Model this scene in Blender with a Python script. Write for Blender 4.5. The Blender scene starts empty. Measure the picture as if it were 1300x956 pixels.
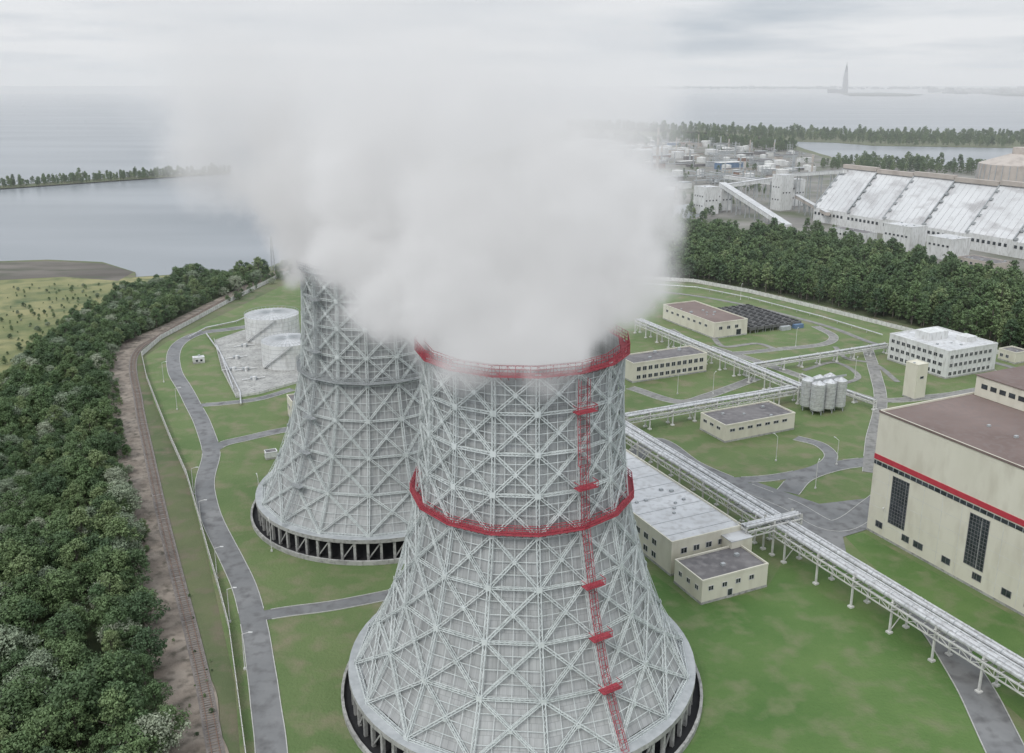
import bpy, math, random
from mathutils import Vector, Matrix, noise
from mathutils.geometry import tessellate_polygon
random.seed(7)
scene=bpy.context.scene
# ------------------------------------------------------------------ image pixel to ground projection
F=1175.0; PITCH=math.atan(326/F); H=125.0
cp,sp=math.cos(PITCH),math.sin(PITCH)
def G(u,v,z=0.0):  # casts an image pixel's view ray onto a horizontal plane
    "ground (or level z) coordinates of a traced image pixel"
    dy=433-v
    den=F*sp-dy*cp
    t=(H-z)/den
    return ((u-650)*t,(F*cp+dy*sp)*t)
PH=math.radians(25.0)
B=Vector((math.cos(PH),math.sin(PH),0)); A=Vector((math.sin(PH),-math.cos(PH),0)); Z=Vector((0,0,1))
# ------------------------------------------------------------------ materials
def newmat(name):
    m=bpy.data.materials.new(name); m.use_nodes=True
    nt=m.node_tree; b=nt.nodes['Principled BSDF']; return m,nt,b
def N(nt,t,**k):
    n=nt.nodes.new(t)
    for a,v in k.items(): setattr(n,a,v)
    return n
def noisemat(name,c1,c2,scale=0.1,rough=0.8,detail=6,c3=None,scale2=None,bump=0,bscale=2,stretch=(1,1,1),metal=0,lo=.35,hi=.65,spec=.3,rnd=0):
    m,nt,b=newmat(name)
    geo=N(nt,'ShaderNodeNewGeometry'); mp=N(nt,'ShaderNodeMapping'); mp.inputs['Scale'].default_value=stretch
    nt.links.new(geo.outputs['Position'],mp.inputs['Vector'])
    n1=N(nt,'ShaderNodeTexNoise'); n1.inputs['Scale'].default_value=scale; n1.inputs['Detail'].default_value=detail; n1.inputs['Roughness'].default_value=.6
    nt.links.new(mp.outputs[0],n1.inputs['Vector'])
    mr=N(nt,'ShaderNodeMapRange'); mr.inputs[1].default_value=lo; mr.inputs[2].default_value=hi
    nt.links.new(n1.outputs['Fac'],mr.inputs[0])
    mx=N(nt,'ShaderNodeMix',data_type='RGBA'); mx.inputs[6].default_value=(*c1,1); mx.inputs[7].default_value=(*c2,1)
    nt.links.new(mr.outputs[0],mx.inputs[0]); out=mx.outputs[2]
    if c3:
        n2=N(nt,'ShaderNodeTexNoise'); n2.inputs['Scale'].default_value=scale2 or scale*6; n2.inputs['Detail'].default_value=5
        nt.links.new(mp.outputs[0],n2.inputs['Vector'])
        m2=N(nt,'ShaderNodeMapRange'); m2.inputs[1].default_value=.48; m2.inputs[2].default_value=.7
        nt.links.new(n2.outputs['Fac'],m2.inputs[0])
        mx2=N(nt,'ShaderNodeMix',data_type='RGBA'); mx2.inputs[7].default_value=(*c3,1)
        nt.links.new(out,mx2.inputs[6]); nt.links.new(m2.outputs[0],mx2.inputs[0]); out=mx2.outputs[2]
    nt.links.new(out,b.inputs['Base Color'])
    b.inputs['Roughness'].default_value=rough; b.inputs['Metallic'].default_value=metal
    b.inputs['Specular IOR Level'].default_value=spec
    if bump:
        n3=N(nt,'ShaderNodeTexNoise'); n3.inputs['Scale'].default_value=bscale; n3.inputs['Detail'].default_value=4
        nt.links.new(mp.outputs[0],n3.inputs['Vector'])
        bp=N(nt,'ShaderNodeBump'); bp.inputs['Strength'].default_value=bump; bp.inputs['Distance'].default_value=.3
        nt.links.new(n3.outputs['Fac'],bp.inputs['Height']); nt.links.new(bp.outputs[0],b.inputs['Normal'])
    return m
M={}
M['land']=noisemat('scrub_ground',(.08,.11,.05),(.14,.155,.08),.03,c3=(.16,.14,.10),scale2=.15,bump=.5)
M['forestfloor']=noisemat('forest_floor',(.04,.055,.027),(.07,.085,.04),.1)
M['lawn']=noisemat('lawn_grass',(.092,.148,.052),(.15,.195,.082),.03,c3=(.195,.19,.115),scale2=.14,bump=.9,bscale=1.3,lo=.3,hi=.7)
M['lawn2']=noisemat('lush_lawn',(.068,.14,.036),(.118,.188,.06),.03,c3=(.155,.185,.09),scale2=.16,bump=.9,bscale=1.3)
M['reed']=noisemat('reed_meadow',(.13,.155,.06),(.27,.255,.125),.012,c3=(.07,.105,.042),scale2=.06,bump=1.0,bscale=.8,lo=.38,hi=.6)
M['mud']=noisemat('mudflat',(.09,.08,.07),(.17,.155,.135),.02,c3=(.08,.085,.06),scale2=.06,stretch=(.5,1.5,1))
M['dirt']=noisemat('dirt_track',(.18,.15,.125),(.30,.26,.22),.12,c3=(.10,.088,.07),scale2=.4,bump=.6)
M['gravel']=noisemat('rail_ballast',(.15,.135,.125),(.22,.2,.19),.4)
M['asphalt']=noisemat('asphalt',(.165,.17,.175),(.235,.238,.24),.06,c3=(.125,.125,.127),scale2=.3,rough=.8)
M['asphalt2']=noisemat('old_asphalt',(.2,.2,.195),(.28,.275,.26),.08,c3=(.15,.15,.14),scale2=.4)
M['kerb']=noisemat('kerb_concrete',(.38,.38,.36),(.5,.5,.48),1)
M['concrete']=noisemat('concrete',(.3,.3,.29),(.45,.45,.43),.15,c3=(.22,.22,.21),scale2=1,bump=.2)
M['indground']=noisemat('yard_ground',(.15,.145,.135),(.25,.24,.22),.015,c3=(.09,.11,.06),scale2=.02)
M['fence']=noisemat('fence_concrete',(.5,.5,.48),(.68,.68,.66),.5)
M['cream']=noisemat('cream_render',(.61,.59,.50),(.67,.65,.56),.08,c3=(.56,.535,.45),scale2=.3,stretch=(1,1,.35))
M['white']=noisemat('white_paint',(.58,.59,.58),(.70,.71,.71),.15,c3=(.48,.48,.47),scale2=.8,stretch=(1,1,.3))
M['whiteroof']=noisemat('white_membrane_roof',(.5,.51,.52),(.62,.63,.64),.08,c3=(.42,.42,.42),scale2=.5)
M['darkroof']=noisemat('bitumen_roof',(.12,.115,.12),(.19,.18,.18),.1,c3=(.22,.21,.21),scale2=.5)
M['brownroof']=noisemat('brown_roof',(.16,.12,.108),(.22,.17,.155),.05,c3=(.19,.155,.145),scale2=.6)
M['glass']=noisemat('window_glass',(.02,.025,.03),(.06,.07,.08),.4,rough=.15,spec=.5)
M['frame']=noisemat('window_frame',(.5,.5,.5),(.6,.6,.6),1)
M['darkframe']=noisemat('dark_window_frame',(.16,.16,.17),(.22,.22,.23),1)
M['red']=noisemat('red_steel_paint',(.34,.045,.065),(.44,.08,.10),.5,rough=.6,c3=(.26,.06,.075),scale2=2)
M['redband']=noisemat('red_trim',(.42,.04,.06),(.48,.06,.08),.5,rough=.6)
M['lattice']=noisemat('galvanised_lattice',(.55,.59,.585),(.67,.71,.705),.12,rough=.6,c3=(.46,.495,.49),scale2=.8)
M['silver']=noisemat('pipe_cladding',(.52,.53,.54),(.66,.67,.68),.3,rough=.4,metal=.35,c3=(.4,.4,.4),scale2=1)
M['steel']=noisemat('grey_steel',(.32,.34,.35),(.42,.44,.45),.5,rough=.6)
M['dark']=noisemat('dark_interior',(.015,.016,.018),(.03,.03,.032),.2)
M['darkbox']=noisemat('dark_unit',(.085,.088,.09),(.15,.15,.15),.3)
M['blue']=noisemat('blue_paint',(.10,.17,.28),(.15,.22,.33),.3)
M['rust']=noisemat('rusty_steel',(.2,.12,.09),(.28,.18,.14),.3)
M['bark']=noisemat('bark',(.10,.085,.07),(.2,.18,.16),1)
M['city']=noisemat('city_facade',(.12,.13,.14),(.30,.31,.32),.004)
M['farland']=noisemat('far_shore_land',(.04,.055,.05),(.09,.1,.09),.002)
M['beige']=noisemat('beige_sheet',(.42,.38,.34),(.50,.45,.41),.02,c3=(.34,.3,.27),scale2=.1)
M['skys']=noisemat('glass_tower_facade',(.02,.03,.045),(.05,.06,.08),.003)
def leafmat(name,c1,c2,c3):
    m,nt,b=newmat(name)
    oi=N(nt,'ShaderNodeObjectInfo'); geo=N(nt,'ShaderNodeNewGeometry')
    cr=N(nt,'ShaderNodeValToRGB'); e=cr.color_ramp.elements
    e[0].position=0; e[0].color=(*c1,1); e[1].position=1; e[1].color=(*c3,1)
    k=cr.color_ramp.elements.new(.5); k.color=(*c2,1)
    nt.links.new(oi.outputs['Random'],cr.inputs[0])
    n=N(nt,'ShaderNodeTexNoise'); n.inputs['Scale'].default_value=.6; n.inputs['Detail'].default_value=3
    nt.links.new(geo.outputs['Position'],n.inputs['Vector'])
    mr=N(nt,'ShaderNodeMapRange'); mr.inputs[1].default_value=.3; mr.inputs[2].default_value=.7; mr.inputs[3].default_value=.85; mr.inputs[4].default_value=1.65
    nt.links.new(n.outputs['Fac'],mr.inputs[0])
    hs=N(nt,'ShaderNodeHueSaturation'); nt.links.new(cr.outputs[0],hs.inputs['Color']); nt.links.new(mr.outputs[0],hs.inputs['Value'])
    nt.links.new(hs.outputs[0],b.inputs['Base Color']); b.inputs['Roughness'].default_value=.6; b.inputs['Specular IOR Level'].default_value=.3
    return m
M['leaf']=leafmat('leaf_foliage',(.062,.105,.048),(.095,.145,.062),(.15,.195,.09))
M['leafw']=leafmat('willow_foliage',(.14,.18,.12),(.19,.23,.16),(.25,.28,.205))
M['leafd']=leafmat('dark_foliage',(.05,.085,.042),(.075,.118,.052),(.10,.15,.065))
def cladding(name,c1,c2,c3):
    m,nt,b=newmat(name)
    uv=N(nt,'ShaderNodeUVMap'); br=N(nt,'ShaderNodeTexBrick')
    br.offset=0.5; br.inputs['Scale'].default_value=1; br.inputs['Brick Width'].default_value=1.35; br.inputs['Row Height'].default_value=2.1
    br.inputs['Mortar Size'].default_value=.045; br.inputs['Color1'].default_value=(*c1,1); br.inputs['Color2'].default_value=(*c2,1); br.inputs['Mortar'].default_value=(*c3,1)
    nt.links.new(uv.outputs[0],br.inputs['Vector'])
    mp=N(nt,'ShaderNodeMapping'); mp.inputs['Scale'].default_value=(1,.06,1); nt.links.new(uv.outputs[0],mp.inputs['Vector'])
    n=N(nt,'ShaderNodeTexNoise'); n.inputs['Scale'].default_value=1.1; n.inputs['Detail'].default_value=6; nt.links.new(mp.outputs[0],n.inputs['Vector'])
    mr=N(nt,'ShaderNodeMapRange'); mr.inputs[1].default_value=.3; mr.inputs[2].default_value=.7; mr.inputs[3].default_value=.82; mr.inputs[4].default_value=1.12
    nt.links.new(n.outputs['Fac'],mr.inputs[0])
    n2=N(nt,'ShaderNodeTexNoise'); n2.inputs['Scale'].default_value=.12; nt.links.new(uv.outputs[0],n2.inputs['Vector'])
    mr2=N(nt,'ShaderNodeMapRange'); mr2.inputs[1].default_value=.3; mr2.inputs[2].default_value=.7; mr2.inputs[3].default_value=.88; mr2.inputs[4].default_value=1.08
    nt.links.new(n2.outputs['Fac'],mr2.inputs[0])
    mu=N(nt,'ShaderNodeMath',operation='MULTIPLY'); nt.links.new(mr.outputs[0],mu.inputs[0]); nt.links.new(mr2.outputs[0],mu.inputs[1])
    hs=N(nt,'ShaderNodeHueSaturation'); nt.links.new(br.outputs['Color'],hs.inputs['Color']); nt.links.new(mu.outputs[0],hs.inputs['Value'])
    nt.links.new(hs.outputs[0],b.inputs['Base Color']); b.inputs['Roughness'].default_value=.65; b.inputs['Specular IOR Level'].default_value=.3
    return m
M['clad']=cladding('corrugated_cladding',(.37,.38,.38),(.41,.42,.42),(.28,.29,.29))
M['peel']=noisemat('peeling_white_roof',(.55,.56,.57),(.68,.69,.70),.03,c3=(.40,.395,.40),scale2=.12,stretch=(.5,.5,1.2))
m,nt,b=newmat('water'); M['water']=m
geo=N(nt,'ShaderNodeNewGeometry'); mp=N(nt,'ShaderNodeMapping'); mp.inputs['Scale'].default_value=(.35,1.6,1)
nt.links.new(geo.outputs['Position'],mp.inputs['Vector'])
n=N(nt,'ShaderNodeTexNoise'); n.inputs['Scale'].default_value=.004; n.inputs['Detail'].default_value=5; nt.links.new(mp.outputs[0],n.inputs['Vector'])
mx=N(nt,'ShaderNodeMix',data_type='RGBA'); mx.inputs[6].default_value=(.19,.21,.228,1); mx.inputs[7].default_value=(.28,.30,.318,1)
mr=N(nt,'ShaderNodeMapRange'); mr.inputs[1].default_value=.35; mr.inputs[2].default_value=.65; nt.links.new(n.outputs[0],mr.inputs[0]); nt.links.new(mr.outputs[0],mx.inputs[0])
nt.links.new(mx.outputs[2],b.inputs['Base Color']); b.inputs['Roughness'].default_value=.3; b.inputs['IOR'].default_value=1.33
n2=N(nt,'ShaderNodeTexNoise'); n2.inputs['Scale'].default_value=.25; n2.inputs['Detail'].default_value=3; nt.links.new(geo.outputs['Position'],n2.inputs['Vector'])
bp=N(nt,'ShaderNodeBump'); bp.inputs['Strength'].default_value=.1; bp.inputs['Distance'].default_value=.3; nt.links.new(n2.outputs[0],bp.inputs['Height']); nt.links.new(bp.outputs[0],b.inputs['Normal'])
# ------------------------------------------------------------------ mesh builder
class MB:
    def __init__(s): s.v=[]; s.f=[]; s.m=[]; s.uv=None
    def quad(s,a,b,c,d,m=0):
        i=len(s.v); s.v+= [tuple(a),tuple(b),tuple(c),tuple(d)]; s.f.append((i,i+1,i+2,i+3)); s.m.append(m)
    def boxv(s,c,x,y,z,m=0,ends=True):
        c=Vector(c); i=len(s.v)
        for sx,sy,sz in ((-1,-1,-1),(1,-1,-1),(1,1,-1),(-1,1,-1),(-1,-1,1),(1,-1,1),(1,1,1),(-1,1,1)):
            s.v.append(tuple(c+x*sx+y*sy+z*sz))
        fs=[(0,1,5,4),(1,2,6,5),(2,3,7,6),(3,0,4,7)]
        if ends: fs+=[(3,2,1,0),(4,5,6,7)]
        for f in fs: s.f.append(tuple(i+k for k in f)); s.m.append(m)
    def beam(s,p0,p1,w,h=None,up=Z,m=0,ends=False):
        p0=Vector(p0); p1=Vector(p1); d=p1-p0; L=d.length
        if L<1e-5: return
        d/=L
        x=d.cross(up)
        if x.length<1e-3: x=d.cross(Vector((1,0,0)))
        x.normalize(); y=d.cross(x)
        h=h or w
        s.boxv((p0+p1)/2,x*(w/2),y*(h/2),d*(L/2),m,ends)
    def cyl(s,p0,p1,r0,r1=None,n=8,m=0,cap=True):
        p0=Vector(p0); p1=Vector(p1); r1=r0 if r1 is None else r1
        d=(p1-p0).normalized(); x=d.cross(Z)
        if x.length<1e-3: x=Vector((1,0,0))
        x.normalize(); y=d.cross(x); i=len(s.v)
        for k in range(n):
            a=2*math.pi*k/n; o=x*math.cos(a)+y*math.sin(a)
            s.v.append(tuple(p0+o*r0)); s.v.append(tuple(p1+o*r1))
        for k in range(n):
            j=(k+1)%n; s.f.append((i+2*k,i+2*j,i+2*j+1,i+2*k+1)); s.m.append(m)
        if cap:
            s.f.append(tuple(i+2*k+1 for k in range(n))); s.m.append(m)
    def poly(s,pts,z,m=0):
        i=len(s.v); s.v+=[(p[0],p[1],z) for p in pts]
        for t in tessellate_polygon([[Vector((p[0],p[1],0)) for p in pts]]):
            a,b,c=[Vector(s.v[i+k]) for k in t]
            if (b-a).cross(c-a).z<0: t=(t[0],t[2],t[1])
            s.f.append(tuple(i+k for k in t)); s.m.append(m)
    def obj(s,name,mats,parent=None,origin=(0,0,0),smooth=False):
        o=Vector(origin); me=bpy.data.meshes.new(name)
        me.from_pydata([tuple(Vector(p)-o) for p in s.v],[],s.f)
        for k in mats: me.materials.append(M[k])
        me.polygons.foreach_set('material_index',s.m)
        if smooth: me.polygons.foreach_set('use_smooth',[True]*len(s.f))
        if s.uv:
            l=me.uv_layers.new(name='UVMap'); l.data.foreach_set('uv',s.uv)
        me.update(); ob=bpy.data.objects.new(name,me); scene.collection.objects.link(ob)
        if parent: ob.parent=parent
        else: ob.location=o
        return ob
def empty(name,loc=(0,0,0)):
    e=bpy.data.objects.new(name,None); e.location=loc; scene.collection.objects.link(e); return e
def GP(px,z=0): return [G(u,v,z) for u,v in px]
def inpoly(x,y,P):
    c=False; j=len(P)-1
    for i in range(len(P)):
        if (P[i][1]>y)!=(P[j][1]>y) and x<(P[j][0]-P[i][0])*(y-P[i][1])/(P[j][1]-P[i][1])+P[i][0]: c=not c
        j=i
    return c
def smooth(pts,n=8):
    out=[]; P=[Vector((p[0],p[1],0)) for p in pts]; P=[P[0]*2-P[1]]+P+[P[-1]*2-P[-2]]
    for i in range(1,len(P)-2):
        for k in range(n):
            t=k/n; a,b,c,d=P[i-1:i+3]
            out.append(.5*((2*b)+(c-a)*t+(2*a-5*b+4*c-d)*t*t+(3*b-3*c+d-a)*t**3))
    out.append(P[-2]); return out
def roughen(pts,amp,step):
    out=[]
    for i in range(len(pts)):
        a=Vector((*pts[i],0)); b=Vector((*pts[(i+1)%len(pts)],0)); L=(b-a).length
        k=max(1,min(30,int(L/step))); n=Vector((-(b-a).y,(b-a).x,0)).normalized() if L>0 else Vector()
        for j in range(k):
            p=a.lerp(b,j/k); q=p+n*(noise.noise(p*(.7/step))*amp*(0 if k==1 else 1)); out.append((q.x,q.y))
    return out
# ------------------------------------------------------------------ terrain
mb=MB(); mb.poly([(-60000,-3000),(60000,-3000),(60000,90000),(-60000,90000)],-1.2); mb.obj('water',['water'])
land=GP([(-2500,1400),(-2500,352),(-300,331),(0,331),(60,329),(130,332),(172,345),(172,351),(250,346),(330,343),(385,322),(430,290),(520,240),(600,200),(700,172),(735,160),(800,162),(900,168),(985,176),(1015,186),(1060,201),(1100,205),(1230,212),(1500,217),(3500,240),(3500,1400)])
land=roughen(land,10,60)
mb=MB(); mb.poly(land,0)
for i in range(len(land)):
    a=land[i]; b=land[(i+1)%len(land)]
    mb.quad((a[0],a[1],0),(b[0],b[1],0),(b[0],b[1],-3),(a[0],a[1],-3))
mb.obj('ground',['land'])
def sheet(name,px,z,mat,rg=None):
    P=GP(px)
    if rg: P=roughen(P,*rg)
    mb=MB(); mb.poly(P,z); mb.obj(name,[mat]); return P
sheet('reed_meadow',[(-1500,900),(-1500,356),(-300,352),(0,350),(165,352),(250,347),(340,345),(300,370),(200,400),(110,430),(60,480),(0,560),(-300,760)],.02,'reed',(6,30))
sheet('mudflat',[(-300,334),(0,333),(60,331),(130,334),(170,345),(150,356),(80,351),(0,357),(-300,362)],.04,'mud',(8,25))
forest1=GP([(-500,1300),(-500,600),(-100,545),(0,505),(40,462),(90,412),(180,370),(330,347),(345,349),(270,382),(190,421),(138,455),(140,500),(150,600),(167,700),(198,867),(222,1000),(250,1300)])
mb=MB(); mb.poly(roughen(forest1,3,20),.06); mb.obj('forest_floor',['forestfloor'])
forest2=GP([(700,312),(800,312),(845,305),(900,300),(1000,312),(1100,332),(1200,352),(1300,378),(1700,446),(1700,560),(1300,449),(1200,422),(1100,400),(1000,376),(900,357),(815,350),(700,342)])
mb=MB(); mb.poly(forest2,.06); mb.obj('forest_floor',['forestfloor'])
sheet('yard_ground',[(600,205),(735,166),(985,181),(1060,204),(1300,216),(2500,245),(2500,345),(1300,358),(1100,318),(1000,296),(860,285),(780,300),(500,300),(520,245)],.05,'indground',(10,60))
sheet('lawn',[(180,455),(215,432),(260,410),(380,352),(500,335),(700,345),(815,355),(900,362),(1000,382),(1125,412),(1300,455),(1700,560),(1700,1300),(320,1300),(305,960),(298,867),(262,700),(235,600),(195,510)],.09,'lawn')
sheet('lush_lawn',[(815,715),(880,770),(975,748),(1000,700),(1060,700),(1180,800),(1240,880),(1260,1000),(800,1100),(700,900)],.11,'lawn2',(.8,6))
sheet('lush_lawn',[(1072,680),(1095,676),(1300,790),(1500,900),(1500,1100),(1240,860)],.11,'lawn2',(.5,6))
sheet('pond',[(842,262),(880,258),(905,268),(880,277),(845,274)],.09,'water')
# ------------------------------------------------------------------ roads
roads=[]
zc=[.14]
def road(name,px,w,mat='asphalt',kerb=True,world=False):
    P=smooth(px if world else GP(px)); roads.append((name,P,w,zc[0],mat,kerb)); zc[0]+=.005
road('road',[(330,412),(290,418),(250,424),(224,440),(221,468),(238,500),(258,540),(268,575),(260,612),(266,650),(285,692),(308,740),(322,790),(334,867),(345,960),(360,1100)],6)
road('road',[(268,572),(285,563),(315,556),(350,548),(385,542)],5)
road('road',[(246,515),(285,512),(330,506),(372,494)],4)
road('road',[(320,784),(370,776),(430,768),(500,754),(560,738),(620,720)],4.5)
road('road',[(790,600),(830,560),(880,590),(930,612),(1000,640),(1060,668),(1110,640),(1150,600)],7)
road('road',[(930,610),(985,606),(1035,595),(1055,580),(1042,565),(1010,556)],4.5)
road('road',[(1110,585),(1060,592),(1020,605),(1000,625)],7)
road('road',[(800,492),(860,510),(900,502),(960,480)],5,'asphalt2')
road('road',[(850,418),(880,435),(925,448),(990,443),(1045,437),(1058,427),(1035,414)],4.5,'asphalt2')
road('road',[(1420,520),(1290,492),(1200,502),(1120,508),(1060,492),(1000,472),(950,455),(900,440)],5,'asphalt2')
road('road',[(1105,600),(1108,560),(1118,510),(1110,470),(1100,440)],5,'asphalt2')
road('road',[(815,368),(880,375),(950,388),(1050,414),(1125,440),(1240,455),(1400,500)],3.5,'asphalt2',False)
road('path',[(1060,440),(1075,455),(1110,462),(1140,485)],2.5,'asphalt2',False)
road('path',[(1020,470),(1060,460),(1090,478),(1060,490)],2.5,'asphalt2',False)
road('path',[(905,428),(920,440),(960,436),(985,443)],3,'asphalt2',False)
road('dirt_track',[(520,300),(440,320),(360,345),(290,378),(215,415),(155,445),(156,500),(168,570),(178,640),(192,710),(212,790),(232,867),(252,960),(290,1150)],11,'dirt',False)
road('road',[(1150,760),(1190,800),(1235,870),(1280,960)],8)
def sheet_px(name,px,mat): 
    sheet(name,px,zc[0],mat); zc[0]+=.005
sheet_px('road_yard',[(925,618),(960,612),(1040,640),(1108,632),(1102,672),(1070,682),(1075,705),(1050,712),(1000,680),(975,660),(935,645)],'asphalt')
for name,P,w,z,mat,kerb in roads:
    mb=MB(); L=[];R=[]
    for i,p in enumerate(P):
        d=(P[min(i+1,len(P)-1)]-P[max(i-1,0)]).normalized(); n=Vector((-d.y,d.x,0))
        j=(.9 if mat=='dirt' else .15)*noise.noise(p*.08); L.append(p+n*(w/2+j)); R.append(p-n*(w/2-j))
    for i in range(len(P)-1):
        mb.quad((R[i].x,R[i].y,z),(R[i+1].x,R[i+1].y,z),(L[i+1].x,L[i+1].y,z),(L[i].x,L[i].y,z))
    if kerb:
        for S in (L,R):
            for i in range(len(S)-1):
                mid=(S[i]+S[i+1])/2; bad=False
                for (_,Q,w2,z2,_,_) in roads:
                    if Q is P: continue
                    if any((q-mid).length<w2/2+1.2 for q in Q): bad=True;break
                if not bad: mb.beam((S[i].x,S[i].y,z),(S[i+1].x,S[i+1].y,z),.2,.24,m=1,ends=True)
    mb.obj(name,[mat,'kerb'])
P=smooth(GP([(290,378),(218,418),(172,450),(176,510),(190,580),(205,650),(222,720),(240,790),(258,867),(275,960),(310,1150)]),14)
mb=MB()
for i in range(len(P)-1):
    d=(P[i+1]-P[i]).normalized(); n=Vector((-d.y,d.x,0)); z=.25
    mb.quad(P[i]-n*1.7+Z*z,P[i+1]-n*1.7+Z*z,P[i+1]+n*1.7+Z*z,P[i]+n*1.7+Z*z,0)
    for s in(-.76,.76): mb.beam(P[i]+n*s+Z*.42,P[i+1]+n*s+Z*.42,.09,.16,m=1)
    L=(P[i+1]-P[i]).length
    for k in range(int(L/.8)):
        c=P[i]+d*k*.8; mb.beam(c-n*1.3+Z*.27,c+n*1.3+Z*.27,.22,.14,m=2,ends=True)
mb.obj('railway_track',['gravel','rust','dirt'])
# ------------------------------------------------------------------ fence
def fence(name,px,h=2.4,pipe=False,step=3.0):
    P=[Vector((*p,0)) for p in GP(px)]; mb=MB()
    for i in range(len(P)-1):
        d=P[i+1]-P[i]; L=d.length; d.normalize(); k=max(1,int(L/step))
        for j in range(k):
            a=P[i]+d*(L*j/k); b=P[i]+d*(L*(j+1)/k)
            mb.boxv(a+Z*(h/2+.1),d*.12,Vector((-d.y,d.x,0))*.12,Z*(h/2+.1),1)
            mb.beam(a+d*.13+Z*h*.5,b-d*.13+Z*h*.5,.12,h-.1,m=0,ends=True) if not pipe else mb.cyl(a+Z*h,b+Z*h,.32,n=8,m=0)
    mb.obj(name,['fence' if not pipe else 'silver','kerb'])
fence('concrete_fence',[(500,318),(360,349),(290,384),(250,406),(205,430),(180,452),(186,480),(198,512),(215,555),(237,605),(250,650),(264,702),(278,750),(291,800),(300,867),(312,960),(330,1100)])
fence('concrete_fence',[(700,345),(815,354),(880,358),(950,371),(1050,395),(1125,414),(1300,458),(1500,510)])
fence('pipeline',[(790,366),(815,362),(885,367),(950,380),(1045,405),(1120,428)],1.5,True,9)
fence('pipeline',[(335,395),(300,410),(262,418),(240,430)],1.2,True,8)
fence('pipeline',[(275,440),(290,470),(305,500),(306,515)],1.0,True,5)
fence('pipeline',[(262,425),(280,450),(296,495)],1.0,True,5)
# ------------------------------------------------------------------ cooling towers
NS=16
PROF=[(7,35.0),(13,31.5),(19.5,28.2),(31,24.5),(46,21.1),(57,20.2),(67,19.6),(77,19.7)]
def rz(z):
    for (z0,r0),(z1,r1) in zip(PROF,PROF[1:]):
        if z<=z1:
            return r0+(r1-r0)*(z-z0)/(z1-z0)
    return PROF[-1][1]
TIERS=[7,16.5,26,35.7,45.2,53,60.8,68.4,75.4]
def pt(cx,cy,r,a,z): return Vector((cx+r*math.sin(a),cy-r*math.cos(a),z))
def truss(mb,p0,p1,nrm,w=.55,dep=.6,seg=.95,m=0):
    d=p1-p0; L=d.length; d.normalize(); s=d.cross(nrm).normalized(); n=s.cross(d).normalized()
    if n.dot(nrm)<0: n=-n
    c=[(s*(w/2)),(-s*(w/2)),(s*(w/2)+n*dep),(-s*(w/2)+n*dep)]
    for o in c: mb.beam(p0+o,p1+o,.115,.115,up=n,m=m)
    k=max(2,int(L/seg)); 
    for i in range(k):
        a=p0+d*(L*i/k); b=p0+d*(L*(i+1)/k); e=i%2
        mb.beam(a+c[2+e],b+c[3-e],.07,.07,up=n,m=m)
        mb.beam(a+c[0 if e else 2],b+c[2 if e else 0],.055,.055,up=s,m=m)
        mb.beam(a+c[1 if e else 3],b+c[3 if e else 1],.055,.055,up=s,m=m)
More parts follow.
